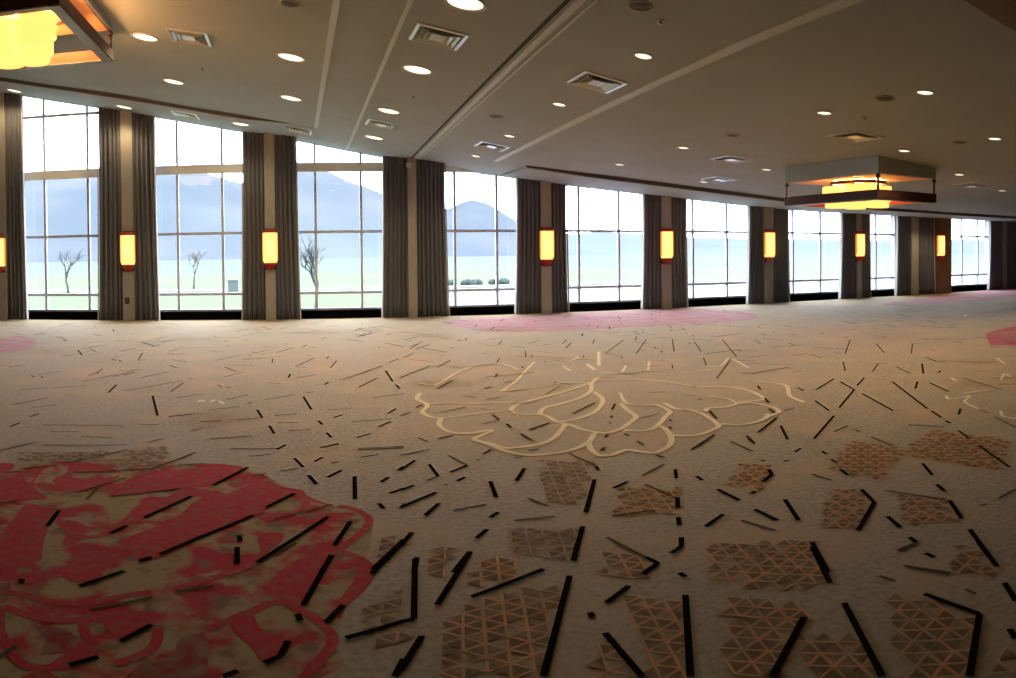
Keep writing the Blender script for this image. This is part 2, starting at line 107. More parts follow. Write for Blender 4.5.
# ---------------------------------------------------------------- materials
def mat(name, col, rough=.6, metal=0., spec=.3, emit=None, es=0., sheen=0.):
    m = bpy.data.materials.new(name); m.use_nodes = True
    b = m.node_tree.nodes['Principled BSDF']
    b.inputs['Base Color'].default_value = (*col, 1); b.inputs['Roughness'].default_value = rough
    b.inputs['Metallic'].default_value = metal; b.inputs['Specular IOR Level'].default_value = spec
    if emit: b.inputs['Emission Color'].default_value = (*emit, 1); b.inputs['Emission Strength'].default_value = es
    if sheen: b.inputs['Sheen Weight'].default_value = sheen; b.inputs['Sheen Roughness'].default_value = .5
    return m
def noisy(name, c0, c1, scale, rough=.8, spec=.2, detail=5., lo=.35, hi=.65, sheen=0., stretch=(1,1,1), bump=0., c2=None, scale2=1., lo2=.45, hi2=.7):
    """two colours (and a third in larger blotches) mixed by noise in object space"""
    m = mat(name, c0, rough, 0, spec, sheen=sheen); nt = m.node_tree; N = nt.nodes; L = nt.links
    b = N['Principled BSDF']
    tc = N.new('ShaderNodeTexCoord'); mp = N.new('ShaderNodeMapping'); mp.inputs['Scale'].default_value = stretch
    L.new(tc.outputs['Object'], mp.inputs['Vector'])
    def nz(sc, lo_, hi_):
        n = N.new('ShaderNodeTexNoise'); n.inputs['Scale'].default_value = sc; n.inputs['Detail'].default_value = detail
        L.new(mp.outputs['Vector'], n.inputs['Vector'])
        r = N.new('ShaderNodeMapRange'); r.inputs['From Min'].default_value = lo_; r.inputs['From Max'].default_value = hi_
        L.new(n.outputs['Fac'], r.inputs['Value']); return r.outputs['Result']
    x = N.new('ShaderNodeMix'); x.data_type = 'RGBA'
    x.inputs['A'].default_value = (*c0, 1); x.inputs['B'].default_value = (*c1, 1)
    f = nz(scale, lo, hi); L.new(f, x.inputs['Factor']); out = x.outputs['Result']
    if c2:
        y = N.new('ShaderNodeMix'); y.data_type = 'RGBA'
        L.new(out, y.inputs['A']); y.inputs['B'].default_value = (*c2, 1)
        L.new(nz(scale2, lo2, hi2), y.inputs['Factor']); out = y.outputs['Result']
    L.new(out, b.inputs['Base Color'])
    if bump:
        bp = N.new('ShaderNodeBump'); bp.inputs['Strength'].default_value = bump; bp.inputs['Distance'].default_value = .01
        L.new(f, bp.inputs['Height']); L.new(bp.outputs['Normal'], b.inputs['Normal'])
    return m

M = dict(
    carpet=noisy('carpet_brown', (.345,.262,.150), (.245,.182,.098), 26., .85, .08, 6., .36, .68, SHEEN, (1,1,1), .0, (.40,.25,.115), 1.3, .50, .75),
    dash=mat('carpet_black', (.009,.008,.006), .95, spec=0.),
    dash_far=mat('carpet_black_veiled', (.030,.024,.018), .95, spec=0.),  # black dashes paled by distance, veil put into the colour
    dash_thin=mat('carpet_dark_brown', (.095,.07,.046), .95, spec=.0),  # lighter brown, paling by veil put into the colour
    cream=mat('carpet_cream', (.64,.52,.35), .95, spec=.03),
    red=noisy('carpet_red', (.40,.042,.042), (.27,.10,.06), 14., .9, .02, 5., .45, .75, 0.),
    blot=noisy('carpet_red_mottle', (.33,.235,.12), (.38,.042,.042), 3.4, .9, .02, 7., .46, .56, 0., c2=(.20,.125,.07), scale2=7., lo2=.52, hi2=.66),
    maroon=noisy('carpet_maroon', (.26,.045,.04), (.24,.15,.09), 9., .95, .02, 5., .38, .62, 0.),
    pink=noisy('carpet_pink', (.37,.12,.13), (.31,.20,.16), 3., .95, .1, 5., .40, .66, SHEEN),
    redfar=noisy('carpet_coral', (.40,.05,.05), (.25,.09,.06), 5., .95, .1, 4., .42, .7, SHEEN),
    orange=noisy('carpet_orange', (.60,.28,.13), (.42,.26,.15), 9., .95, .02, 3., .4, .6, 0.),
    tan=noisy('carpet_tan', (.40,.28,.19), (.32,.22,.145), 9., .95, .02, 3., .4, .6, 0.),
    lat_dark=noisy('carpet_umber', (.17,.116,.066), (.25,.178,.104), 11., .95, .02, 4., .42, .62, 0.),
    ceiling=noisy('ceiling_paint', CEIL, tuple(c*.94 for c in CEIL), 1.5, .75, .25),
    strip=mat('ceiling_strip', tuple(min(1, c*1.5) for c in CEIL), .5),
    slot=mat('ceiling_slot', (.05,.045,.04), .8),
    wall=noisy('wall_paint', (.34,.28,.22), (.30,.25,.2), 3., .8, .2),
    pilaster=noisy('pilaster_cloth', (.36,.345,.33), (.30,.29,.28), 40., .8, .2, stretch=(1,1,.1)),
    wood=noisy('veneer_wood', (.22,.115,.05), (.13,.065,.028), 9., .45, .4, stretch=(4,4,.25)),
    frame=mat('window_frame_paint', (.5,.52,.60), .5),
    bar=mat('window_beam_paint', (.82,.81,.79), .6),
    edge_shade=mat('soffit_edge_shade', (.10,.095,.09), .7),  # dark tone stands for shade on the soffit face
    bulkhead=mat('brown_bulkhead', (.20,.145,.095), .7),
    sill=mat('black_sill', (.003,.003,.003), .95, spec=0.),
    curtain=noisy('curtain_charcoal', (.152,.160,.195), (.105,.112,.138), 60., .85, .2, sheen=.15, stretch=(1,1,.05)),
    lining=mat('curtain_lining', (.5,.46,.41), .9, spec=.1),
    trim=mat('downlight_trim', (.45,.42,.36), .35, spec=.5),
    lens=mat('downlight_lens', (.9,.85,.7), .5, emit=(1,.91,.70), es=LENS),
    vent=mat('diffuser_metal', (.62,.63,.64), .28, .75, .5),
    vent_dark=mat('diffuser_throat', (.07,.065,.06), .7),
    grille=noisy('speaker_grille', (.10,.09,.08), (.06,.055,.05), 90., .6, .3),
    rim=mat('speaker_rim', (.36,.33,.29), .5),
    brass=mat('sprinkler_metal', (.35,.32,.28), .35, .8),
    shade=mat('sconce_glass', (.5,.35,.1), .8, spec=0., emit=(1,.70,.22), es=SCONCE),
    amber=mat('sconce_edge_glow', (.8,.35,.08), .5, emit=(1,.30,.04), es=SCONCE*.55),  # orange glow at the shade edges put into emissive strips
    redcap=mat('sconce_red_cap', (.22,.02,.015), .5, emit=(.8,.03,.01), es=.07),  # lamp light through the cap put in as faint emission
    darkmetal=mat('dark_bronze', (.035,.022,.02), .35, .5, .5),
    lantern=mat('lantern_glass', (.95,.75,.35), .5, emit=(1,.53,.12), es=LANTERN),
    mahogany=noisy('mahogany', (.07,.028,.025), (.045,.018,.016), 8., .6, .2, stretch=(1,1,6)),
    reflect_grey=mat('frame_reflection', (.26,.24,.235), .35, spec=.5),  # window reflection under the frame put into a grey base colour
    lamplit=mat('canopy_glow_paint', (.86,.48,.23), .6),  # amber lamp glow on the canopy bottom put into the colour
    lit_lining=mat('lamp_lit_lining', (.70,.09,.045), .45),  # lamp light on the inner frame put into a red-orange colour
    white=mat('white_plastic', (.75,.74,.72), .4),
    lawn=noisy('lawn', LAWN, tuple(c*.86 for c in LAWN), .12, .95, .05, 6., .35, .65),
    field=noisy('far_field', FIELD, (FIELD[0]*.8, FIELD[1]*.9, FIELD[2]*1.0), .03, .95, .05, 6., .4, .65),
    hill=noisy('hazy_hill', HILL, (HILL[0]*1.38, HILL[1]*1.24, HILL[2]*1.13), .016, .95, .0, 8., .38, .66, c2=(HILL[0]*1.55, HILL[1]*1.5, HILL[2]*1.3), scale2=.006, lo2=.5, hi2=.7),  # distance haze put into the bluish base colour
    farhill=noisy('haze_paled_hill', (.060,.066,.068), (.070,.076,.074), .02, .95, .0, 8., .35, .65),  # thicker haze put into a paler copy of the hill colour
    path=mat('pale_concrete', (.10,.10,.10), .9),
    bark=noisy('pale_bark', (.054,.060,.054), (.045,.05,.046), 6., .9, .1),
    bark_red=noisy('reddish_bark', (.080,.066,.060), (.07,.06,.055), 6., .9, .1),
    hedge=noisy('hedge_leaves', (.028,.035,.030), (.04,.048,.04), 9., .9, .1),
    cabinet=mat('grey_green_metal', (.05,.064,.057), .6),
)
# clear window glass: lets daylight through, mirrors a little
g = bpy.data.materials.new('clear_glass'); g.use_nodes = True
nt = g.node_tree; nt.nodes.clear()
o_ = nt.nodes.new('ShaderNodeOutputMaterial'); mx = nt.nodes.new('ShaderNodeMixShader'); tr = nt.nodes.new('ShaderNodeBsdfTransparent'); gl = nt.nodes.new('ShaderNodeBsdfGlossy')
tr.inputs['Color'].default_value = (.95,.97,.97,1); gl.inputs['Roughness'].default_value = .02; mx.inputs['Fac'].default_value = .06
nt.links.new(tr.outputs[0], mx.inputs[1]); nt.links.new(gl.outputs[0], mx.inputs[2]); nt.links.new(mx.outputs[0], o_.inputs['Surface'])
M['glass'] = g

# ---------------------------------------------------------------- world and camera
sc = bpy.context.scene
w = bpy.data.worlds.new('overcast_sky'); sc.world = w; w.use_nodes = True
nt = w.node_tree; bg = nt.nodes['Background']; bg.inputs['Strength'].default_value = SKY
tc = nt.nodes.new('ShaderNodeTexCoord'); nz = nt.nodes.new('ShaderNodeTexNoise'); nz.inputs['Scale'].default_value = 5.; nz.inputs['Detail'].default_value = 6
cr = nt.nodes.new('ShaderNodeValToRGB'); cr.color_ramp.elements[0].position = .42; cr.color_ramp.elements[0].color = (.74,.88,1.12,1); cr.color_ramp.elements[1].position = .58; cr.color_ramp.elements[1].color = (.86,.95,1.14,1)
nt.links.new(tc.outputs['Generated'], nz.inputs['Vector']); nt.links.new(nz.outputs['Fac'], cr.inputs['Fac']); nt.links.new(cr.outputs['Color'], bg.inputs['Color'])

cd = bpy.data.cameras.new('camera'); cam = bpy.data.objects.new('camera', cd); COL.objects.link(cam); sc.camera = cam
cd.type = 'PANO'; cd.panorama_type = 'CENTRAL_CYLINDRICAL'          # the photograph is a phone panorama
FPX, YC = 767.17, 264.04
cd.central_cylindrical_range_u_min = -508/FPX; cd.central_cylindrical_range_u_max = 508/FPX
cd.central_cylindrical_range_v_min = -(678-YC)/FPX; cd.central_cylindrical_range_v_max = YC/FPX
cd.central_cylindrical_radius = 1.0; cd.clip_start = .05; cd.clip_end = 3000
right, fwd, up = (.959087,-.282982,-.008555), (.282816,.959029,-.016663), (.012920,.013562,.999825)
EYE = (0, 0, 1.6)
cam.matrix_world = Matrix(((right[0], up[0], -fwd[0], 0), (right[1], up[1], -fwd[1], 0), (right[2], up[2], -fwd[2], 1.6), (0,0,0,1)))
vs = sc.view_settings; vs.view_transform = 'Standard'; vs.look = 'None'; vs.gamma = 1; vs.use_curve_mapping = False; vs.exposure = EXPO
sc.cycles.use_denoising = True
sc.cycles.max_bounces = 10; sc.cycles.diffuse_bounces = 6; sc.cycles.transparent_max_bounces = 12; sc.cycles.sample_clamp_indirect = 6

# ---------------------------------------------------------------- room shell
X0, X1, YB, YW = -11.0, 30.0, -8.0, 18.75          # inner faces; the window wall is at y = YW
ZC = [(-14,7.2),(-7,5.95),(-5.5,5.57),(-4,5.27),(-2,4.83),(-.4,4.53),(1,4.24),(2.4,3.97),(3.5,3.83),(4.77,3.6),(6.4,3.45),(8,3.32),(10,3.17),(12,3.03),(13.4,2.95),(16,2.87),(20,2.84),(40,2.84)]
ZS = [(-14,7.1),(-7,5.84),(-5.5,5.49),(-4.53,5.285),(-3.27,5.01),(-1.05,4.555),(.18,4.413),(1,4.22),(2.364,3.948),(3.9,3.80),(4.77,3.557),(5.7,3.449),(7.0,3.3),(9.27,3.12),(10.64,3.02),(12.73,2.885),(14.2,2.81),(16.3,2.78),(20,2.75),(40,2.75)]
def interp(T, x):
    for (a, za), (b, zb) in zip(T, T[1:]):
        if x <= b: return za + (zb-za)*(x-a)/(b-a)
    return T[-1][1]
def zc(x): return interp(ZC, x)
def zs(x): return interp(ZS, x)
def slope(x): return (zc(x+.3)-zc(x-.3))/.6
def tilt(x): return (0, -math.atan(slope(x)), 0)

# ceiling: one slab that falls from left to right
def xs_between(a, b, step=.5):
    n = max(1, int(math.ceil((b-a)/step))); return [a+(b-a)*i/n for i in range(n+1)]
def slab(mb, a, b, y0, y1, fb, ft, mi=0, step=.5):
    rings = [[(x, y0, fb(x)), (x, y1, fb(x)), (x, y1, ft(x)), (x, y0, ft(x))] for x in xs_between(a, b, step)]
    mb.loft(rings, mi, True)
mb = MB(); slab(mb, X0-.3, X1+.3, YB-.3, YW+.45, zc, lambda x: zc(x)+.35); struct('ceiling', mb, M['ceiling'])
mb = MB(); slab(mb, X0, .62, 16.75, YW, zs, lambda x: zc(x)+.02); struct('trim_1', mb, M['ceiling'])       # dropped soffits along the windows
mb = MB(); slab(mb, 5.35, X1, 16.62, YW, zs, lambda x: zc(x)+.02); struct('trim_2', mb, M['ceiling'])
mb = MB(); slab(mb, 3.0, X1, YB, 3.72, lambda x: zc(x)-.16, lambda x: zc(x)+.02); struct('trim_3', mb, M['bulkhead'])
def edge(n, a, b, y):  # added dark strip, shade of the soffit face in its colour
    mb = MB(); slab(mb, a, b, y-.02, y, lambda x: zs(x)+.012, lambda x: zc(x)-.001); struct('trim_%d' % n, mb, M['edge_shade'])
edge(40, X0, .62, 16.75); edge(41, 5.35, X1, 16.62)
def strip(n, xa, xb, ya, yb, wd, mi='strip', dz=.012):
    # a long thin batten from (xa, ya) to (xb, yb), following the ceiling
    mb = MB(); rings = []
    for i in range(13):
        t = i/12; x = xa+(xb-xa)*t; y = ya+(yb-ya)*t; z = zc(x)
        zl = zc(x-wd/2); zr = zc(x+wd/2)
        rings.append([(x-wd/2, y, zl-dz), (x+wd/2, y, zr-dz), (x+wd/2, y, zr+.004), (x-wd/2, y, zl+.004)])
    mb.loft(rings, 0, True); struct('trim_%d' % n, mb, M[mi])
strip(4, .50, .64, 2, 16.6, .075)
strip(5, 1.18, 1.48, 2, 18.7, .05)
strip(6, 2.52, 3.13, 2, 18.7, .075)
strip(7, 2.42, 3.03, 2, 18.7, .045, 'slot', .006)
strip(8, 2.65, 3.21, 2, 18.7, .03)
strip(9, 4.28, 4.62, 3.8, 16.6, .115)

# side and back walls
mb = MB(); mb.box(X0-.3, X0, YB-.3, YW+.4, 0, 6.9); struct('wall_left', mb, M['wall'])
mb = MB(); mb.box(X1, X1+.3, YB-.3, YW+.4, 0, 3.1); struct('wall_right', mb, M['wall'])
mb = MB(); slab(mb, X0, X1, YB-.3, YB, lambda x: 0, lambda x: zc(x)+.1); struct('wall_back', mb, M['wall'])

# window wall: piers between the windows, black curb below them
K = 18.85/18.56                                   # from the measured plane to the glass plane
PIERS = [(X0, -7.0), (-4.36, -3.52), (-.88, .03), (2.58, 3.56), (6.12, 6.95), (9.62, 10.45), (13.1, 13.95), (16.85, 17.5), (19.1, 22.0), (24.45, X1)]
wf = MB()
for a, b in PIERS: slab(wf, a, b, YW, YW+.35, lambda x: 0, lambda x: zc(x)+.1)
struct('wall_front', wf, M['wall'])
# pilasters: the pale strip that shows between each pair of curtains
PIL = [(-7.46,-7.13), (-4.1,-3.77), (-.57,-.28), (2.93,3.18), (6.36,6.68), (9.84,10.19), (13.3,13.67), (17.05,17.28), (19.63,20.05), (25.08,25.34)]
nt_ = 10
for i, (a, b) in enumerate(PIL):
    a, b = (a+b)/2*.989-(b-a)*.43, (a+b)/2*.989+(b-a)*.43
    mb = MB(); slab(mb, a, b, 18.40, YW, lambda x: 0, lambda x: zs(x)+.03, step=.2); struct('trim_%d' % nt_, mb, M['pilaster']); nt_ += 1
mb = MB(); slab(mb, 20.78, 21.58, 18.40, YW, lambda x: 0, lambda x: zs(x)+.03, step=.3); struct('trim_%d' % nt_, mb, M['wood'])

# windows
MULL = [(-6.06,-4.92), (-2.67,-1.57), (.68,1.79), (4.11,5.19), (7.4,8.55), (10.83,11.96), (14.36,15.45), (17.87,18.97), (22.39,23.36)]
def zk(z): return 1.6+(z-1.6)*K
for i in range(9):
    a, b = PIERS[i][1], PIERS[i+1][0]
    root = bpy.data.objects.new('window_%d' % (i+1), None); COL.objects.link(root); root.location = ((a+b)/2, 18.9, 0); root['kind'] = 'structure'
    ox = (a+b)/2
    ztop = lambda x: zc(x)+.02
    f = MB()
    def vbar(x, wd):
        r = [[(x-wd/2-ox, -.06, .2), (x+wd/2-ox, -.06, .2), (x+wd/2-ox, .03, .2), (x-wd/2-ox, .03, .2)],
             [(x-wd/2-ox, -.06, ztop(x)), (x+wd/2-ox, -.06, ztop(x)), (x+wd/2-ox, .03, ztop(x)), (x-wd/2-ox, .03, ztop(x))]]
        f.loft(r, 0, True)
    for mx_ in MULL[i]: vbar(mx_*K, .06)
    vbar(a+.03, .06); vbar(b-.03, .06)
    for z in (zk(.6415), zk(2.116)) + ((zk(5.18),) if i == 0 else ()):
        f.box(a-ox, b-ox, -.055, .025, z-.033, z+.033)
    f.box(a-ox, b-ox, -.055, .025, .19, .25)
    f.build('window_frame', M['frame'], root)
    if i < 4:
        f = MB(); f.box(a-ox, b-ox, -.14, .04, zk(3.57), min(zk(3.785), 9)); f.build('cross_beam', M['bar'], root)
    p = MB()
    pr = [[(x-ox, -.004, .2), (x-ox, .004, .2), (x-ox, .004, ztop(x)), (x-ox, -.004, ztop(x))] for x in xs_between(a, b, .5)]
    p.loft(pr, 0, True); p.build('window_pane', M['glass'], root)
    s = MB(); s.box(a-ox, b-ox, -.18, .1, 0, .2, 0, .015); s.build('window_sill', M['sill'], root)

# ---------------------------------------------------------------- carpeted floor with its woven pattern
fl = MB()
MATS = ['blot','dash_far','carpet','dash','dash_thin','cream','red','maroon','pink','redfar','orange','tan','lat_dark']
MI = {n: i for i, n in enumerate(MATS)}
fl.box(X0-.3, X1+.3, YB-.3, YW+.35, -.2, 0, MI['carpet'])
LAYER = [0]
def lift(z):
    LAYER[0] += 1; return z+(LAYER[0] % 48)*8e-6
def poly(pts, m, z):
    z = lift(z)
    a = sum(p[0]*q[1]-q[0]*p[1] for p, q in zip(pts, pts[1:]+pts[:1]))
    pts = pts if a > 0 else pts[::-1]
    for tri in tessellate_polygon([[Vector((x, y, 0)) for x, y in pts]]):
        t = [pts[k] for k in tri]
        ar = (t[1][0]-t[0][0])*(t[2][1]-t[0][1])-(t[2][0]-t[0][0])*(t[1][1]-t[0][1])
        if abs(ar) < 1e-7: continue
        fl.face([(x, y, z) for x, y in (t if ar > 0 else t[::-1])], MI[m])
def stroke(x0, y0, x1, y1, wd, m, z):
    z = lift(z)
    dx, dy = x1-x0, y1-y0; l = math.hypot(dx, dy)
    if l < 1e-5: return
    nx, ny = -dy/l*wd/2, dx/l*wd/2
    fl.face([(x0-nx, y0-ny, z), (x1-nx, y1-ny, z), (x1+nx, y1+ny, z), (x0+nx, y0+ny, z)], MI[m])
def smoothline(P, n=4):
    if len(P) < 3: return P
    out = []
    for i in range(len(P)-1):
        p0, p1, p2, p3 = P[max(i-1, 0)], P[i], P[i+1], P[min(i+2, len(P)-1)]
        for k in range(n):
            t = k/n
            out.append(tuple(.5*(2*p1[c]+(p2[c]-p0[c])*t+(2*p0[c]-5*p1[c]+4*p2[c]-p3[c])*t*t+(3*p1[c]-p0[c]-3*p2[c]+p3[c])*t**3) for c in (0, 1)))
    out.append(P[-1]); return out
def ribbon(P, wd, m, z):
    P = smoothline(P); L = []; Rr = []; z = lift(z)
    for k, p in enumerate(P):
        a = P[max(k-1, 0)]; b = P[min(k+1, len(P)-1)]
        dx, dy = b[0]-a[0], b[1]-a[1]; l = math.hypot(dx, dy) or 1
        nx, ny = -dy/l*wd/2, dx/l*wd/2
        L.append((p[0]+nx, p[1]+ny, z)); Rr.append((p[0]-nx, p[1]-ny, z))
    for k in range(len(P)-1): fl.face([Rr[k], Rr[k+1], L[k+1], L[k]], MI[m])
def inside(P, x, y):
    c = False
    for (xa, ya), (xb, yb) in zip(P, P[1:]+P[:1]):
        if (ya > y) != (yb > y) and x < (xb-xa)*(y-ya)/(yb-ya)+xa: c = not c
    return c
poly(smoothline(RED_FIELD+[RED_FIELD[0]], 3)[:-1], 'blot', .0006)
for P in MAROON: poly(P, 'maroon', .0012)
for P in RED: poly(smoothline(P+[P[0]], 3)[:-1], 'red', .0018)
for P in RED_LINES: ribbon(P, .05, 'red', .0024)
for P in PINK: poly(smoothline(P+[P[0]], 3)[:-1], 'pink', .0012)
for P in RED_FAR: poly(P, 'redfar', .0012)
def lattice(P, m, dark=True, s=.105, ang=.30, wd=.012):
    # triangular lattice of yarn lines with dark triangles between them, ragged along the patch outline
    a1 = (s*math.cos(ang), s*math.sin(ang)); a2 = (s*math.cos(ang+math.pi/3), s*math.sin(ang+math.pi/3))
    det = a1[0]*a2[1]-a1[1]*a2[0]
    co = [((x*a2[1]-y*a2[0])/det, (y*a1[0]-x*a1[1])/det) for x, y in P]
    i0, i1 = int(min(c[0] for c in co))-2, int(max(c[0] for c in co))+2
    j0, j1 = int(min(c[1] for c in co))-2, int(max(c[1] for c in co))+2
    nd = lambda i, j: (i*a1[0]+j*a2[0], i*a1[1]+j*a2[1])
    for i in range(i0, i1+1):
        for j in range(j0, j1+1):
            A, B, Cc, D = nd(i, j), nd(i+1, j), nd(i, j+1), nd(i+1, j+1)
            if dark:
                for T in ((A, B, Cc), (B, D, Cc)):
                    gx, gy = sum(t[0] for t in T)/3, sum(t[1] for t in T)/3
                    if inside(P, gx, gy) and R.random() < .86:
                        k = R.uniform(.62, .86); poly([(gx+(t[0]-gx)*k, gy+(t[1]-gy)*k) for t in T], 'lat_dark', .0030)
            for k, (U, V) in enumerate(((A, B), (A, Cc), (B, Cc))):
                if inside(P, (U[0]+V[0])/2, (U[1]+V[1])/2) and R.random() < .93: stroke(U[0], U[1], V[0], V[1], wd*R.uniform(.8, 1.15), m, .0036+k*.0004)
for kind, P in LATTICE: lattice(P, 'orange' if kind else 'tan')
# the same motifs carry on over the rest of the carpet
def busy(x, y):
    return any(math.hypot(x-px_, y-py_) < .35 for px_, py_ in BUSY)
BUSY = [((a+c)/2, (b+d)/2) for a, b, c, d in DASH_THICK] + [((a+c)/2, (b+d)/2) for a, b, c, d in DASH_THIN]
dirs = [0.1, .1+math.pi/3, .1+2*math.pi/3, 1.2, 2.0]
for i in range(2600):
    x = R.uniform(-9.5, 29); y = R.uniform(-7, 18.2)
    t = math.atan2(x, y); r = math.hypot(x, y)
    if -.42 < t < .99 and 1.2 < y and r < 9.0: continue      # traced part
    if busy(x, y): continue
    l = R.choice((.12, .2, .3, .45, .7)); a = R.choice(dirs)+R.uniform(-.12, .12)
    thick = R.random() < .45
    x2, y2 = x+l*math.cos(a), y+l*math.sin(a)
    if y2 > 18.2: continue
    stroke(x, y, x2, y2, .027 if thick else .02, 'dash_far' if thick and R.random() < .4 else 'dash_thin', .0054)
for i in range(70):
    x = R.uniform(-9, 28); y = R.uniform(-6, 16); t = math.atan2(x, y); r = math.hypot(x, y)
    if -.42 < t < .99 and 1.2 < y and r < 5.5: continue
    n = R.choice((4, 5, 6)); rr = R.uniform(.25, .5); ph = R.uniform(0, 3)
    lattice([(x+rr*R.uniform(.7, 1.1)*math.cos(ph+2*math.pi*k/n), y+rr*R.uniform(.7, 1.1)*math.sin(ph+2*math.pi*k/n)) for k in range(n)], 'tan', dark=False, s=.14, wd=.012)
for wgt, P in CREAM: ribbon(P, .052 if wgt else .034, 'cream', .0048)
for a, b, c, d in DASH_THICK: stroke(a, b, c, d, 0.031 if math.hypot(a, b) < 5.5 else .027, 'dash' if math.hypot(a, b) < 5.8 else 'dash_far', .0068)  # farther dashes take the black with veil painted in
for a, b, c, d in DASH_THIN: stroke(a, b, c, d, .021, 'dash_thin', .0061)
struct('floor', fl, [M[n] for n in MATS])

# ---------------------------------------------------------------- curtains
def curtain(x0, x1, side, label, lean=.0):
    """pleated panel; side -1: its outer edge is the left one (pilaster on its right)"""
    wd = x1-x0; cx = (x0+x1)/2
    root = thing('curtain_panel', label, 'curtain', (cx, 18.48, 0), group='charcoal curtain panels along the window wall')
    nple = max(4, int(round(wd/.105))); n = nple*8
    rows = 14; rr = random.Random(int(x0*100))
    amps = [rr.uniform(.045, .075) for _ in range(nple+1)]
    fb = []
    mb = MB(); front = []; back = []
    for k in range(rows+1):
        t = k/rows
        F = []; B = []
        for i in range(n+1):
            u = i/n
            flare = 1+.10*(1-t)**2
            xx = (x0 if side > 0 else x1) + side*(u if side > 0 else 1-u)*wd*flare
            z1 = zs(min(max(xx, x0), x1))-.005
            z = .012+t*(z1-.012)
            ph = u*nple*2*math.pi
            A = amps[int(u*nple+.5)]*(1-.25*t)*(.35 if u in (0., 1.) else 1.)
            y = A*math.cos(ph)+.012*math.sin(ph*.5+3*t)
            F.append((xx-cx, y-.007, z)); B.append((xx-cx, y+.007, z))
        front.append(F); back.append(B)
    rings = [F+B[::-1] for F, B in zip(front, back)]
    mb.loft(rings, 0, True, True)
    mb.build('drape', M['curtain'], root)
    # header tape hidden under the soffit, pale lining that shows at the window edge
    e = 0 if side < 0 else n
    ln = MB(); rg = []
    for k in range(rows+1):
        xx, y, z = front[k][e]; q = -side
        if z > 0: rg.append([(xx-side*.0, -.02, z), (xx+side*.03, -.035, z), (xx+side*.036, .08, z), (xx+side*.03, .082, z), (xx+side*.02, -.025, z)] if side > 0 else
                            [(xx, -.02, z), (xx-.02, -.025, z), (xx-.03, .082, z), (xx-.036, .08, z), (xx-.03, -.035, z)])
    ln.loft(rg, 0, True); l = ln.build('lining', M['lining'], root); l['label'] = 'pale lining edge'
    return root
ORD = ['first','second','third','fourth','fifth','sixth','seventh','eighth','ninth']
CUR = [(-7.13,-6.66,1,'charcoal curtain panel on the left side of the first window from the left'),
 (-4.63,-4.1,-1,'charcoal curtain panel on the right side of the first window from the left'),
 (-3.77,-3.24,1,'charcoal curtain panel on the left side of the second window, beside the uncropped lantern sconce'),
 (-1.06,-.57,-1,'charcoal curtain panel on the right side of the second window from the left'),
 (-.28,.22,1,'charcoal curtain panel on the left side of the third window with the bare tree'),
 (2.36,2.93,-1,'charcoal curtain panel left of the bare sconceless pilaster after the third window'),
 (3.18,3.86,1,'charcoal curtain panel right of the bare sconceless pilaster before the fourth window'),
 (5.75,6.36,-1,'charcoal curtain panel on the right side of the fourth window from the left'),
 (6.68,7.05,1,'charcoal curtain panel on the left side of the fifth window from the left'),
 (9.31,9.84,-1,'charcoal curtain panel on the right side of the fifth window from the left'),
 (10.19,10.58,1,'charcoal curtain panel on the left side of the sixth window from the left'),
 (12.75,13.3,-1,'charcoal curtain panel on the right side of the sixth window from the left'),
 (13.67,14.14,1,'charcoal curtain panel on the left side of the seventh window, below the hanging rectangular chandelier'),
 (16.36,17.05,-1,'charcoal curtain panel on the right side of the seventh window from the left'),
 (17.28,17.55,1,'narrow charcoal curtain panel on the left side of the narrow eighth window'),
 (18.92,19.63,-1,'charcoal curtain panel on the right side of the narrow eighth window'),
 (20.05,20.76,1,'charcoal curtain panel hanging left of the brown wood pier with a sconce'),
 (24.16,25.08,-1,'charcoal curtain panel on the right side of the ninth, farthest window'),
 (25.34,26.1,1,'curtain panel at the far right end of the window wall, past the last pale pilaster')]
for c in CUR: curtain(c[0]*.996-(.03 if c[2] > 0 else 0), c[1]*.996+(.03 if c[2] < 0 else 0), c[2], c[3])

# ---------------------------------------------------------------- wall sconces
def make_sconce(label):
    root = thing('wall_sconce', label, 'wall lamp', group='amber lantern sconces on the pilasters')
    p = MB(); p.box(-.15, .15, -.02, .0, -.52, .46, 0, .01); p.build('back_plate', M['darkmetal'], root)
    # half-hexagonal glass, wider in front than a plain box
    def ring(z, wx, dy): return [(-wx, -.02, z), (-wx, -dy*.55, z), (-wx*.62, -dy, z), (wx*.62, -dy, z), (wx, -dy*.55, z), (wx, -.02, z)]
    s = MB(); s.loft([ring(-.36, .15, .15), ring(-.30, .168, .17), ring(.36, .168, .17)], 0, True); s.build('lamp_shade', M['shade'], root)
    for sx in (-1, 1):
        e = MB(); e.loft([[(sx*.169, -.03, z), (sx*.181, -.03, z), (sx*.181, -.10, z), (sx*.169, -.10, z)][::sx] for z in (-.30, .36)], 0, True)
        e.build('edge_glow', M['amber'], root)['label'] = 'added side strip with amber edge glow'  # added strip, imitates the orange glow along the shade edge
    t = MB(); t.loft([ring(.36, .183, .185), ring(.40, .183, .185), ring(.44, .155, .15)], 0, True); c1 = t.build('top_cap', M['redcap'], root); c1['label'] = 'red top cap'
    lamp('POINT', 'bulb', root, (0,-.26,0), SCW, (1,.62,.25), .1)
    b = MB(); b.loft([ring(-.36, .155, .155), ring(-.40, .157, .158), ring(-.50, .085, .09), ring(-.535, .04, .05)][::-1], 0, True); c2 = b.build('bottom_cap', M['redcap'], root); c2['label'] = 'red tapering bottom cap'
    return root
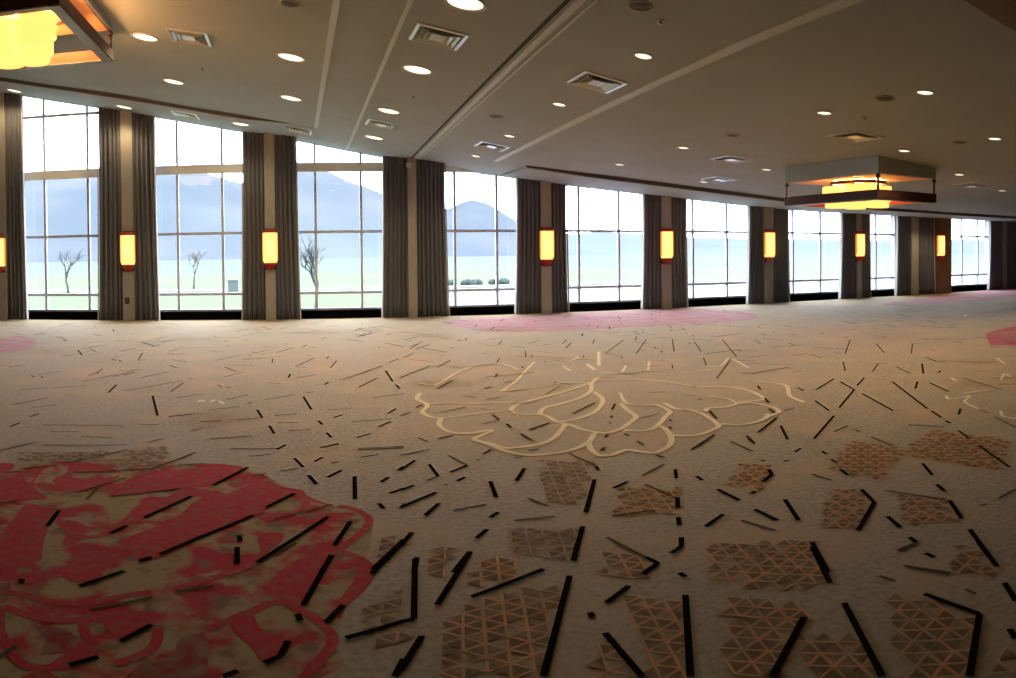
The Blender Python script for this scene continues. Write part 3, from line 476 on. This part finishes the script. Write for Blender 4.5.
SC = [(-7.30,'amber lantern sconce cut off by the left edge of the picture'), (-3.95,'amber lantern sconce between the first and second windows, above a wall outlet'), (-.43,'amber lantern sconce between the second and third windows'),
      (6.52,'amber lantern sconce between the fourth and fifth windows'), (10.0,'amber lantern sconce between the fifth and sixth windows'), (13.48,'amber lantern sconce between the sixth and seventh windows'),
      (17.16,'amber lantern sconce between the seventh and the narrow eighth window'), (21.18,'amber lantern sconce on the brown wood pier near the far window')]
s0 = None
for x, lb in SC:
    x *= .982 if -5 < x < 0 else .987 if x > 0 else .994
    z = 1.745
    if s0 is None: s0 = make_sconce(lb); s0.location = (x, 18.39, z)
    else: dup(s0, (x, 18.39, z), (0,0,0), lb)

# small things on the pilasters
r = thing('wall_outlet', 'small dark outlet plate low on the pilaster under a lantern sconce', 'outlet', (-3.93, 18.4, .5))
p = MB(); p.box(-.055, .055, -.008, 0, -.08, .08, 0, .004); p.build('cover_plate', M['darkmetal'], r)
p = MB(); p.box(-.03, .03, -.012, -.006, -.055, .055, 0, .003); p.build('receptacle', M['grille'], r)
r = thing('security_camera', 'small white device mounted high on the bare pilaster', 'security camera', (2.93, 18.4, 3.72))
p = MB(); p.box(-.05, .05, -.05, 0, -.05, .05, 0, .012); p.build('bracket', M['white'], r)
p = MB(); p.tube([(0,-.04,0), (0,-.12,-.02), (0,-.20,-.045)], [.05,.065,.06], 12); p.build('camera_body', M['white'], r)
p = MB(); p.tube([(0,-.198,-.045), (0,-.212,-.049)], [.03,.026], 12); p.build('lens', M['rim'], r)
pz = MB(); pz.v = []
pts = [(-.06,-.03,.004), (.0,-.055,.012), (.065,-.02,.006), (.05,.05,.016), (-.01,.06,.006), (-.055,.035,.014)]
pz.loft([pts, [(x*.85, y*.85, z+.012) for x, y, z in pts]], 0, True)
tag(pz.build('paper_scrap', M['white'], None, (14.31, 11.74, .0)), 'tiny white scrap of paper lying on the carpet toward the far right windows', 'paper')

# ---------------------------------------------------------------- chandeliers
def chandelier(cx, cy, label, lamps, zfb, zlb):
    za = zc(cx); root = thing('chandelier', label, 'chandelier', (cx, cy, za), group='rectangular box chandeliers with amber lanterns')
    hx, hy = .725, 1.30; fb = zfb-za; ft = fb+.165
    cb = -.245                                        # underside of the boxed canopy
    c = MB(); wx, wy = hx+.02, hy+.03
    def cz(x): return zc(cx+x)-za+.01
    c.loft([[(-wx,-wy,cb), (wx,-wy,cb), (wx,wy,cb), (-wx,wy,cb)], [(-wx,-wy,cz(-wx)), (wx,-wy,cz(wx)), (wx,wy,cz(wx)), (-wx,wy,cz(-wx))]], 0, True)
    ca = c.build('canopy', M['ceiling'], root)
    cp = MB(); cp.box(-hx+.03, hx-.03, -hy+.03, hy-.03, cb-.008, cb+.002); cp.build('underside_panel', M['lamplit'], ca)['label'] = 'copper underside panel, amber glow painted on'  # added panel, painted with the glow of the lanterns
    f = MB(); t = .075
    for s in (-1, 1):
        f.box(s*hx-t/2, s*hx+t/2, -hy-t/2, hy+t/2, fb, ft, 0, .008)
        f.box(-hx+t/2, hx-t/2, s*hy-t/2, s*hy+t/2, fb, ft, 0, .008)
    fr = f.build('frame', M['mahogany'], root)
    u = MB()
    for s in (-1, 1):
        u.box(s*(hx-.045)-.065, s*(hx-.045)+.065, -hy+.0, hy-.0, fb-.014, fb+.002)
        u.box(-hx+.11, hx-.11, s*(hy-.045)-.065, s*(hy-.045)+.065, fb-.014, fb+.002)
    u.build('reflection_strip', M['reflect_grey'], fr)  # added strip under the frame, painted in the reflected grey
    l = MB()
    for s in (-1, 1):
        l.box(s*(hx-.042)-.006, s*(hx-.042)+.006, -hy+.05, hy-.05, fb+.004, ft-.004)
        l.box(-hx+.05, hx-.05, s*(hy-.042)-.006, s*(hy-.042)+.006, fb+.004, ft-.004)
    l.build('glow_lining', M['lit_lining'], fr)['label'] = 'inner frame face painted with orange lamp glow'  # added panels, glow of the lanterns in their colour
    for sx in (-1, 1):
        for sy in (-1, 1):
            r_ = MB(); r_.tube([(sx*(hx-.0), sy*hy, ft-.02), (sx*(hx-.0), sy*hy, cb+.005)], .024, 8); ro = r_.build('rod', M['darkmetal'], root)
            k = MB(); k.lathe([(.0,-.0), (.036,.008), (.046,.035), (.036,.062), (.0,.07)], sx*hx, sy*hy, 12); kk = k.build('finial', M['darkmetal'], ro); kk.location = (0, 0, cb-.085)
    rg = MB(); n = 36
    rings = []
    for i in range(n+1):
        a = 2*math.pi*i/n; rx, ry = .47, .62
        q = [(math.cos(a)*(rx+d), math.sin(a)*(ry+d)) for d in (0, -.09)]
        rings.append([(q[0][0], q[0][1], cb-.085), (q[0][0], q[0][1], cb-.03), (q[1][0], q[1][1], cb-.03), (q[1][0], q[1][1], cb-.085)])
    rg.loft(rings, 0, False, False); rg.build('mounting_ring', M['mahogany'], root)
    for dx, dy in lamps:
        b = zlb-za; h = .40
        s = MB(); s.lathe([(.02,b+.045), (.185,b+.01), (.20,b+.0), (.212,b+.012), (.215,b+.10), (.255,b+.115), (.262,b+.13), (.262,b+h-.015), (.25,b+h), (.02,b+h+.01)], dx, dy, 32)
        ls = s.build('lamp_shade', M['lantern'], root)
        st = MB(); st.tube([(dx,dy,b+h), (dx,dy,cb+.002)], .014, 8); st.build('stem', M['darkmetal'], ls)
        lamp('POINT', 'bulb', ls, (dx, dy, b+h+.05), GLOW, (1,.46,.15), .06)
    ps = MB(); ps.tube([(-.1,.0,fb+.05), (-.1,.0,cb)], .016, 8); ps.build('center_post', M['darkmetal'], root)
chandelier(-3.22, 9.5, 'large rectangular chandelier with glowing amber lanterns, hanging from the high ceiling above the first window', [(.15,-.35), (-.37,-.35), (-.10,.32), (-.46,.32)], 4.41, 4.22)
chandelier(9.98, 10.86, 'rectangular box chandelier with amber lanterns hanging low before the seventh and eighth windows', [(.20,-.34), (-.30,-.34), (.20,.30), (-.30,.30)], 2.48, 2.40)

# ---------------------------------------------------------------- ceiling fittings
def make_downlight(rad, label, group, name, power):
    root = thing(name, label, 'ceiling light', group=group)
    t = MB(); t.lathe([(rad*.84,.03), (rad*.86,-.004), (rad*.90,-.012), (rad,-.01), (rad*1.02,.0), (rad*1.02,.03)], n=36, cap=False); t.build('trim_ring', M['trim'], root)
    l = MB(); l.lathe([(rad*.85,.022), (rad*.85,-.001), (rad*.5,-.006), (.004,-.008)], n=36); l.build('lens', M['lens'], root)
    lamp('SPOT', 'bulb', root, (0,0,-.03), power, (1,.72,.36), rad*.8, 2.5)
    return root
LG = 'large round downlights'; SG = 'small round downlights'; FG = 'round downlights in the window soffit'
BIG = [(-2.07,11.25,'large round downlight beside the left ceiling diffuser, right of the amber chandelier'), (.08,11.1,'large round downlight left of the first ceiling strip, the nearer of that pair'),
 (-2.09,14.25,'large round downlight over the gap between first and second windows, behind the left diffuser'), (.09,14.0,'large round downlight left of the first ceiling strip, the farther of that pair'),
 (1.79,10.35,'large round downlight beyond the dark square diffuser between ceiling strips'), (1.80,13.4,'large round downlight just before the small far diffuser between ceiling strips'),
 (1.88,16.4,'large round downlight closest to the top of the third window'), (1.79,7.5,'large round downlight cut off by the top edge of the picture')]
d0 = None
for x, y, lb in BIG:
    if d0 is None: d0 = make_downlight(.215, lb, LG, 'downlight', BULB); d0.location = (x, y, zc(x)); d0.rotation_euler = tilt(x)
    else: dup(d0, (x, y, zc(x)), tilt(x), lb)
for x, y, lb in [(-6.6,17.9,'downlight in the soffit above the first window'), (-3.8,17.8,'downlight in the soffit above the pilaster between first and second windows'), (-1.03,17.4,'downlight in the soffit above the right side of the second window')]:
    sl = (zs(x+.3)-zs(x-.3))/.6
    k = dup(d0, (x, y, zs(x)), (0, -math.atan(sl), 0), lb); k['group'] = FG
SMALL = [(3.85,7.68,'small downlight right of the square open diffuser, brightest of the near small ones'), (3.93,10.6,'small downlight on the left beyond the square open diffuser, before the broad ceiling strip'), (4.06,13.6,'small downlight just before the far white diffuser above the fourth window'),
 (4.15,16.5,'tiny faint downlight between the fourth window and the far white diffuser'), (6.75,11.9,'small downlight left of the round speaker and white diffuser above the sixth window'), (6.82,14.75,'tiny faint downlight above the fifth window'),
 (9.14,12.7,'small downlight left of the rectangular chandelier canopy'), (9.40,15.6,'tiny faint downlight above the sixth window'), (6.63,7.88,'small downlight left of the round ceiling speaker, in front of the glowing diffuser'),
 (6.62,6.05,'small downlight right of the round ceiling speaker, nearest on the right ceiling'), (9.04,6.87,'small downlight at the right edge of the picture with dark trim'), (9.14,8.82,'small downlight just in front of the chandelier canopy'),
 (11.49,9.6,'small downlight beside the white diffuser right of the chandelier'), (13.87,10.33,'tiny downlight at the far right edge, beyond the white diffuser')]
d1 = None
for x, y, lb in SMALL:
    if d1 is None: d1 = make_downlight(.108, lb, SG, 'small_downlight', BULB*.72); d1.location = (x, y, zc(x)); d1.rotation_euler = tilt(x)
    else: dup(d1, (x, y, zc(x)), tilt(x), lb)
k = dup(d1, (19.8, 17.3, zs(19.8)), (0,0,0), 'tiny downlight in the soffit above the farthest window'); k['group'] = FG

def make_vent(label):
    root = thing('air_diffuser', label, 'air vent', group='square ceiling air diffusers')
    hx, hy = .28, .31
    f = MB()
    def sq(ix, z): return [(-hx+ix, -hy+ix, z), (hx-ix, -hy+ix, z), (hx-ix, hy-ix, z), (-hx+ix, hy-ix, z)]
    f.loft([sq(-.02,.01), sq(-.02,-.012), sq(.02,-.018), sq(.05,.03)][::-1], 0, False); f.build('frame', M['vent'], root)
    b = MB(); b.loft([sq(.0,.075), sq(.0,.06)][::-1], 0, True); b.build('throat', M['vent_dark'], root)
    for i0, i1 in ((.06,.115), (.125,.18)):
        l = MB(); l.loft([sq(i0,-.03), sq(i1,.03), sq(i1,.034), sq(i0,-.026)], 0, False); l.build('louver_ring', M['vent'], root)
    c = MB(); c.loft([sq(.19,-.022), sq(.19,-.016)], 0, True); c.build('core_plate', M['vent'], root)
    return root
VENTS = [(-1.37,10.9,'square ceiling diffuser with bright plate, right of the first downlight near the left chandelier'), (1.76,8.75,'dark square ceiling diffuser between two ceiling strips, above a large downlight'),
 (3.88,9.08,'square open ceiling diffuser with bright louvers beside the broad ceiling strip'), (1.84,14.75,'small far square diffuser between two large downlights'), (4.09,14.95,'white square diffuser on the ceiling above the fourth window'),
 (7.97,12.2,'white square diffuser on the ceiling above the sixth window'), (7.9,8.65,'square diffuser glowing orange in front of the rectangular chandelier'), (12.85,10.4,'white square diffuser right of the rectangular chandelier'), (9.35,14.85,'faint far diffuser on the ceiling behind the sixth window diffuser')]
v0 = None
for x, y, lb in VENTS:
    if v0 is None: v0 = make_vent(lb); v0.location = (x, y, zc(x)); v0.rotation_euler = tilt(x)
    else: dup(v0, (x, y, zc(x)), tilt(x), lb)
for x, y, lb in [(-2.3,17.45,'square diffuser in the soffit above the second window'), (.28,17.4,'square diffuser at the right end of the soffit above the third window')]:
    sl = (zs(x+.3)-zs(x-.3))/.6; dup(v0, (x, y, zs(x)), (0, -math.atan(sl), 0), lb)

def make_speaker(label):
    root = thing('ceiling_speaker', label, 'speaker', group='round ceiling speakers')
    t = MB(); t.lathe([(.098,.02), (.10,-.012), (.108,-.018), (.122,-.014), (.126,.0), (.126,.02)], n=32, cap=False); t.build('rim', M['rim'], root)
    l = MB(); l.lathe([(.10,.01), (.10,-.006), (.06,-.014), (.004,-.018)], n=32); l.build('speaker_grille', M['grille'], root)
    return root
k0 = None
for x, y, lb in [(.06,8.72,'round dark ceiling speaker cut by the top edge, left of the first ceiling strip'), (3.18,6.4,'round dark ceiling speaker cut by the top edge, right of the double ceiling track'), (6.55,6.65,'round ceiling speaker between two small downlights on the right ceiling'),
 (3.43,12.26,'round ceiling speaker between the double track and the broad strip'), (6.70,10.23,'round ceiling speaker in front of the white diffuser above the sixth window'), (9.01,7.52,'round ceiling speaker on the far right ceiling, beside the right edge downlight')]:
    if k0 is None: k0 = make_speaker(lb); k0.location = (x, y, zc(x)); k0.rotation_euler = tilt(x)
    else: dup(k0, (x, y, zc(x)), tilt(x), lb)
def make_sprinkler(label):
    root = thing('sprinkler_head', label, 'sprinkler', group='small ceiling sprinkler heads')
    e = MB(); e.lathe([(.036,.004), (.038,-.004), (.03,-.01), (.012,-.012)], n=16); e.build('escutcheon', M['brass'], root)
    d = MB(); d.lathe([(.010,-.01), (.010,-.034), (.026,-.036), (.026,-.040), (.004,-.042)], n=12); d.build('deflector', M['brass'], root)
    return root
k0 = None
for (x, y), lb in zip(SPRINKLERS, ['small sprinkler head below the left diffuser on the high ceiling', 'small sprinkler head beyond the large downlight between ceiling strips', 'small sprinkler head beside the near round speaker cut by the top edge', 'small sprinkler head in front of the orange glowing diffuser']):
    if k0 is None: k0 = make_sprinkler(lb); k0.location = (x, y, zc(x)); k0.rotation_euler = tilt(x)
    else: dup(k0, (x, y, zc(x)), tilt(x), lb)

# ---------------------------------------------------------------- outdoors
GZ = -.15
mb = MB(); mb.face([(-160,YW+.36,GZ), (260,YW+.36,GZ), (260,70,GZ), (-160,70,GZ)]); struct('lawn', mb, M['lawn'])
mb = MB(); mb.face([(-500,70,GZ), (900,70,GZ), (900,900,GZ+1), (-500,900,GZ+1)]); struct('far_field', mb, M['field'])
mb = MB()
mb.box(-80, 120, 36.4, 38.2, GZ-.1, GZ+.03); struct('path', mb, M['path'])
OUT = [(-.9,.096),(-.6,.098),(-.373,.100),(-.295,.103),(-.2,.103),(-.15,.108),(-.113,.102),(-.08,.094),(-.061,.088),(-.02,.100),(.012,.1061),(.056,.0951),(.082,.0818),(.125,.0735),(.17,.058),(.207,.0518),(.238,.0633),(.264,.0578),(.299,.038),(.368,.0205),(.407,.0242),(.463,.0199),(.524,.0157),(.72,.0126),(.928,.0129),(1.3,.012)]
mb = MB(); rings = []
for i in range(-80, 131):
    th = i/100; hgt = interp(OUT, th)
    row = []
    for k in range(15):
        rr = 230+k*24; u = k/14
        prof = math.sin(min(1, u/.72)*math.pi/2)**1.15 if u < .72 else math.cos((u-.72)/.28*math.pi/2)**.5 if u < 1 else 0
        n1 = noise.fractal(Vector((rr*math.sin(th)*.018, rr*math.cos(th)*.018, 3.1)), 1.0, 2.0, 5)
        rp = 230+10*24
        row.append((rr*math.sin(th), rr*math.cos(th), GZ-1+prof*(hgt*rp*(1+.10*n1)+2.6)))
    rings.append(row)
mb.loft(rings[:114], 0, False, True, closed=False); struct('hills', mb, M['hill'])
mb = MB(); mb.loft(rings[113:], 0, False, True, closed=False); struct('far_hills', mb, M['farhill'])  # same ridge carried on, paled by haze in its colour
mb = MB(); mb.box(4.2, 60, YW+.45, 34.5, GZ-.1, GZ+.02); struct('terrace', mb, M['path'])

def bare_tree(x, y, h, spread, seed, m, label, forks=2):
    rr = random.Random(seed); mb = MB()
    def grow(p, d, l, r, lev):
        pts = [p]; q = Vector(p); dd = Vector(d)
        for _ in range(3):
            dd = (dd+Vector((rr.uniform(-.14,.14), rr.uniform(-.14,.14), rr.uniform(-.02,.10)))).normalized()
            q = q+dd*l/3; pts.append(tuple(q))
        mb.tube(pts, [r, r*.88, r*.74, r*.6], 5)
        if lev == 0: return
        for k in range(rr.choice((3, 4)) if lev > 1 else 3):
            ax = Vector((rr.uniform(-1,1), rr.uniform(-1,1), rr.uniform(-.1,.5))).normalized()
            nd = (dd+ax*spread).normalized(); 
            if nd.z < .1: nd.z = .25; nd.normalize()
            s = rr.uniform(.45, 1.0)
            base = Vector(pts[1])+(Vector(pts[3])-Vector(pts[1]))*s
            grow(tuple(base), nd, l*rr.uniform(.6,.78), r*.55, lev-1)
    root = thing('bare_tree', label, 'tree', (x, y, GZ), group='leafless trees outside the windows')
    mb.v = []; grow((0,0,-.05), (0,0,1), h*.34, h*.022, 4)
    mb.build('branches', M[m], root); return root
bare_tree(-10.5, 35.6, 2.9, .85, 4, 'bark', 'leafless tree on the lawn outside the first window')
bare_tree(-4.85, 39.2, 2.6, 1.0, 9, 'bark_red', 'reddish leafless tree beyond the path outside the second window')
bare_tree(.80, 23.0, 2.9, .75, 15, 'bark', 'leafless tree close outside the left half of the third window')
r = thing('utility_cabinet', 'small grey-green cabinet on the grass outside the right half of the second window', 'utility box', (-2.6, 36.2, GZ))
p = MB(); p.box(-.24, .24, -.16, .16, 0, .50, 0, .015); p.build('cabinet_body', M['cabinet'], r)
p = MB(); p.box(-.27, .27, -.19, .19, .50, .55, 0, .012); p.build('lid', M['cabinet'], r)
def shrub(x, y, s, seed, label):
    rr = random.Random(seed); mb = MB()
    for _ in range(9):
        c = Vector((rr.uniform(-.5,.5)*s, rr.uniform(-.25,.25)*s, rr.uniform(.08,.16)*s)); rad = rr.uniform(.13,.2)*s
        rings = []
        for a in range(7):
            ph = math.pi*a/6; rings.append([tuple(c+Vector((math.sin(ph)*math.cos(2*math.pi*b/10), math.sin(ph)*math.sin(2*math.pi*b/10), -math.cos(ph)))*rad*(1+.3*rr.uniform(-1,1))) for b in range(10)])
        mb.loft(rings, 0, False, True)
    tag(mb.build('shrub', M['hedge'], None, (x, y, GZ)), label, 'shrub', 'low shrubs beyond the fourth window')
for i, (x, lb) in enumerate([(8.2,'low dark shrub outside the fourth window, leftmost of the row'), (9.5,'low dark shrub outside the fourth window, second from left in the row'), (10.95,'low dark shrub outside the fourth window, third from left in the row'), (12.3,'low dark shrub outside the fourth window, rightmost of the row')]):
    shrub(x, 38.9, .95, 30+i, lb)
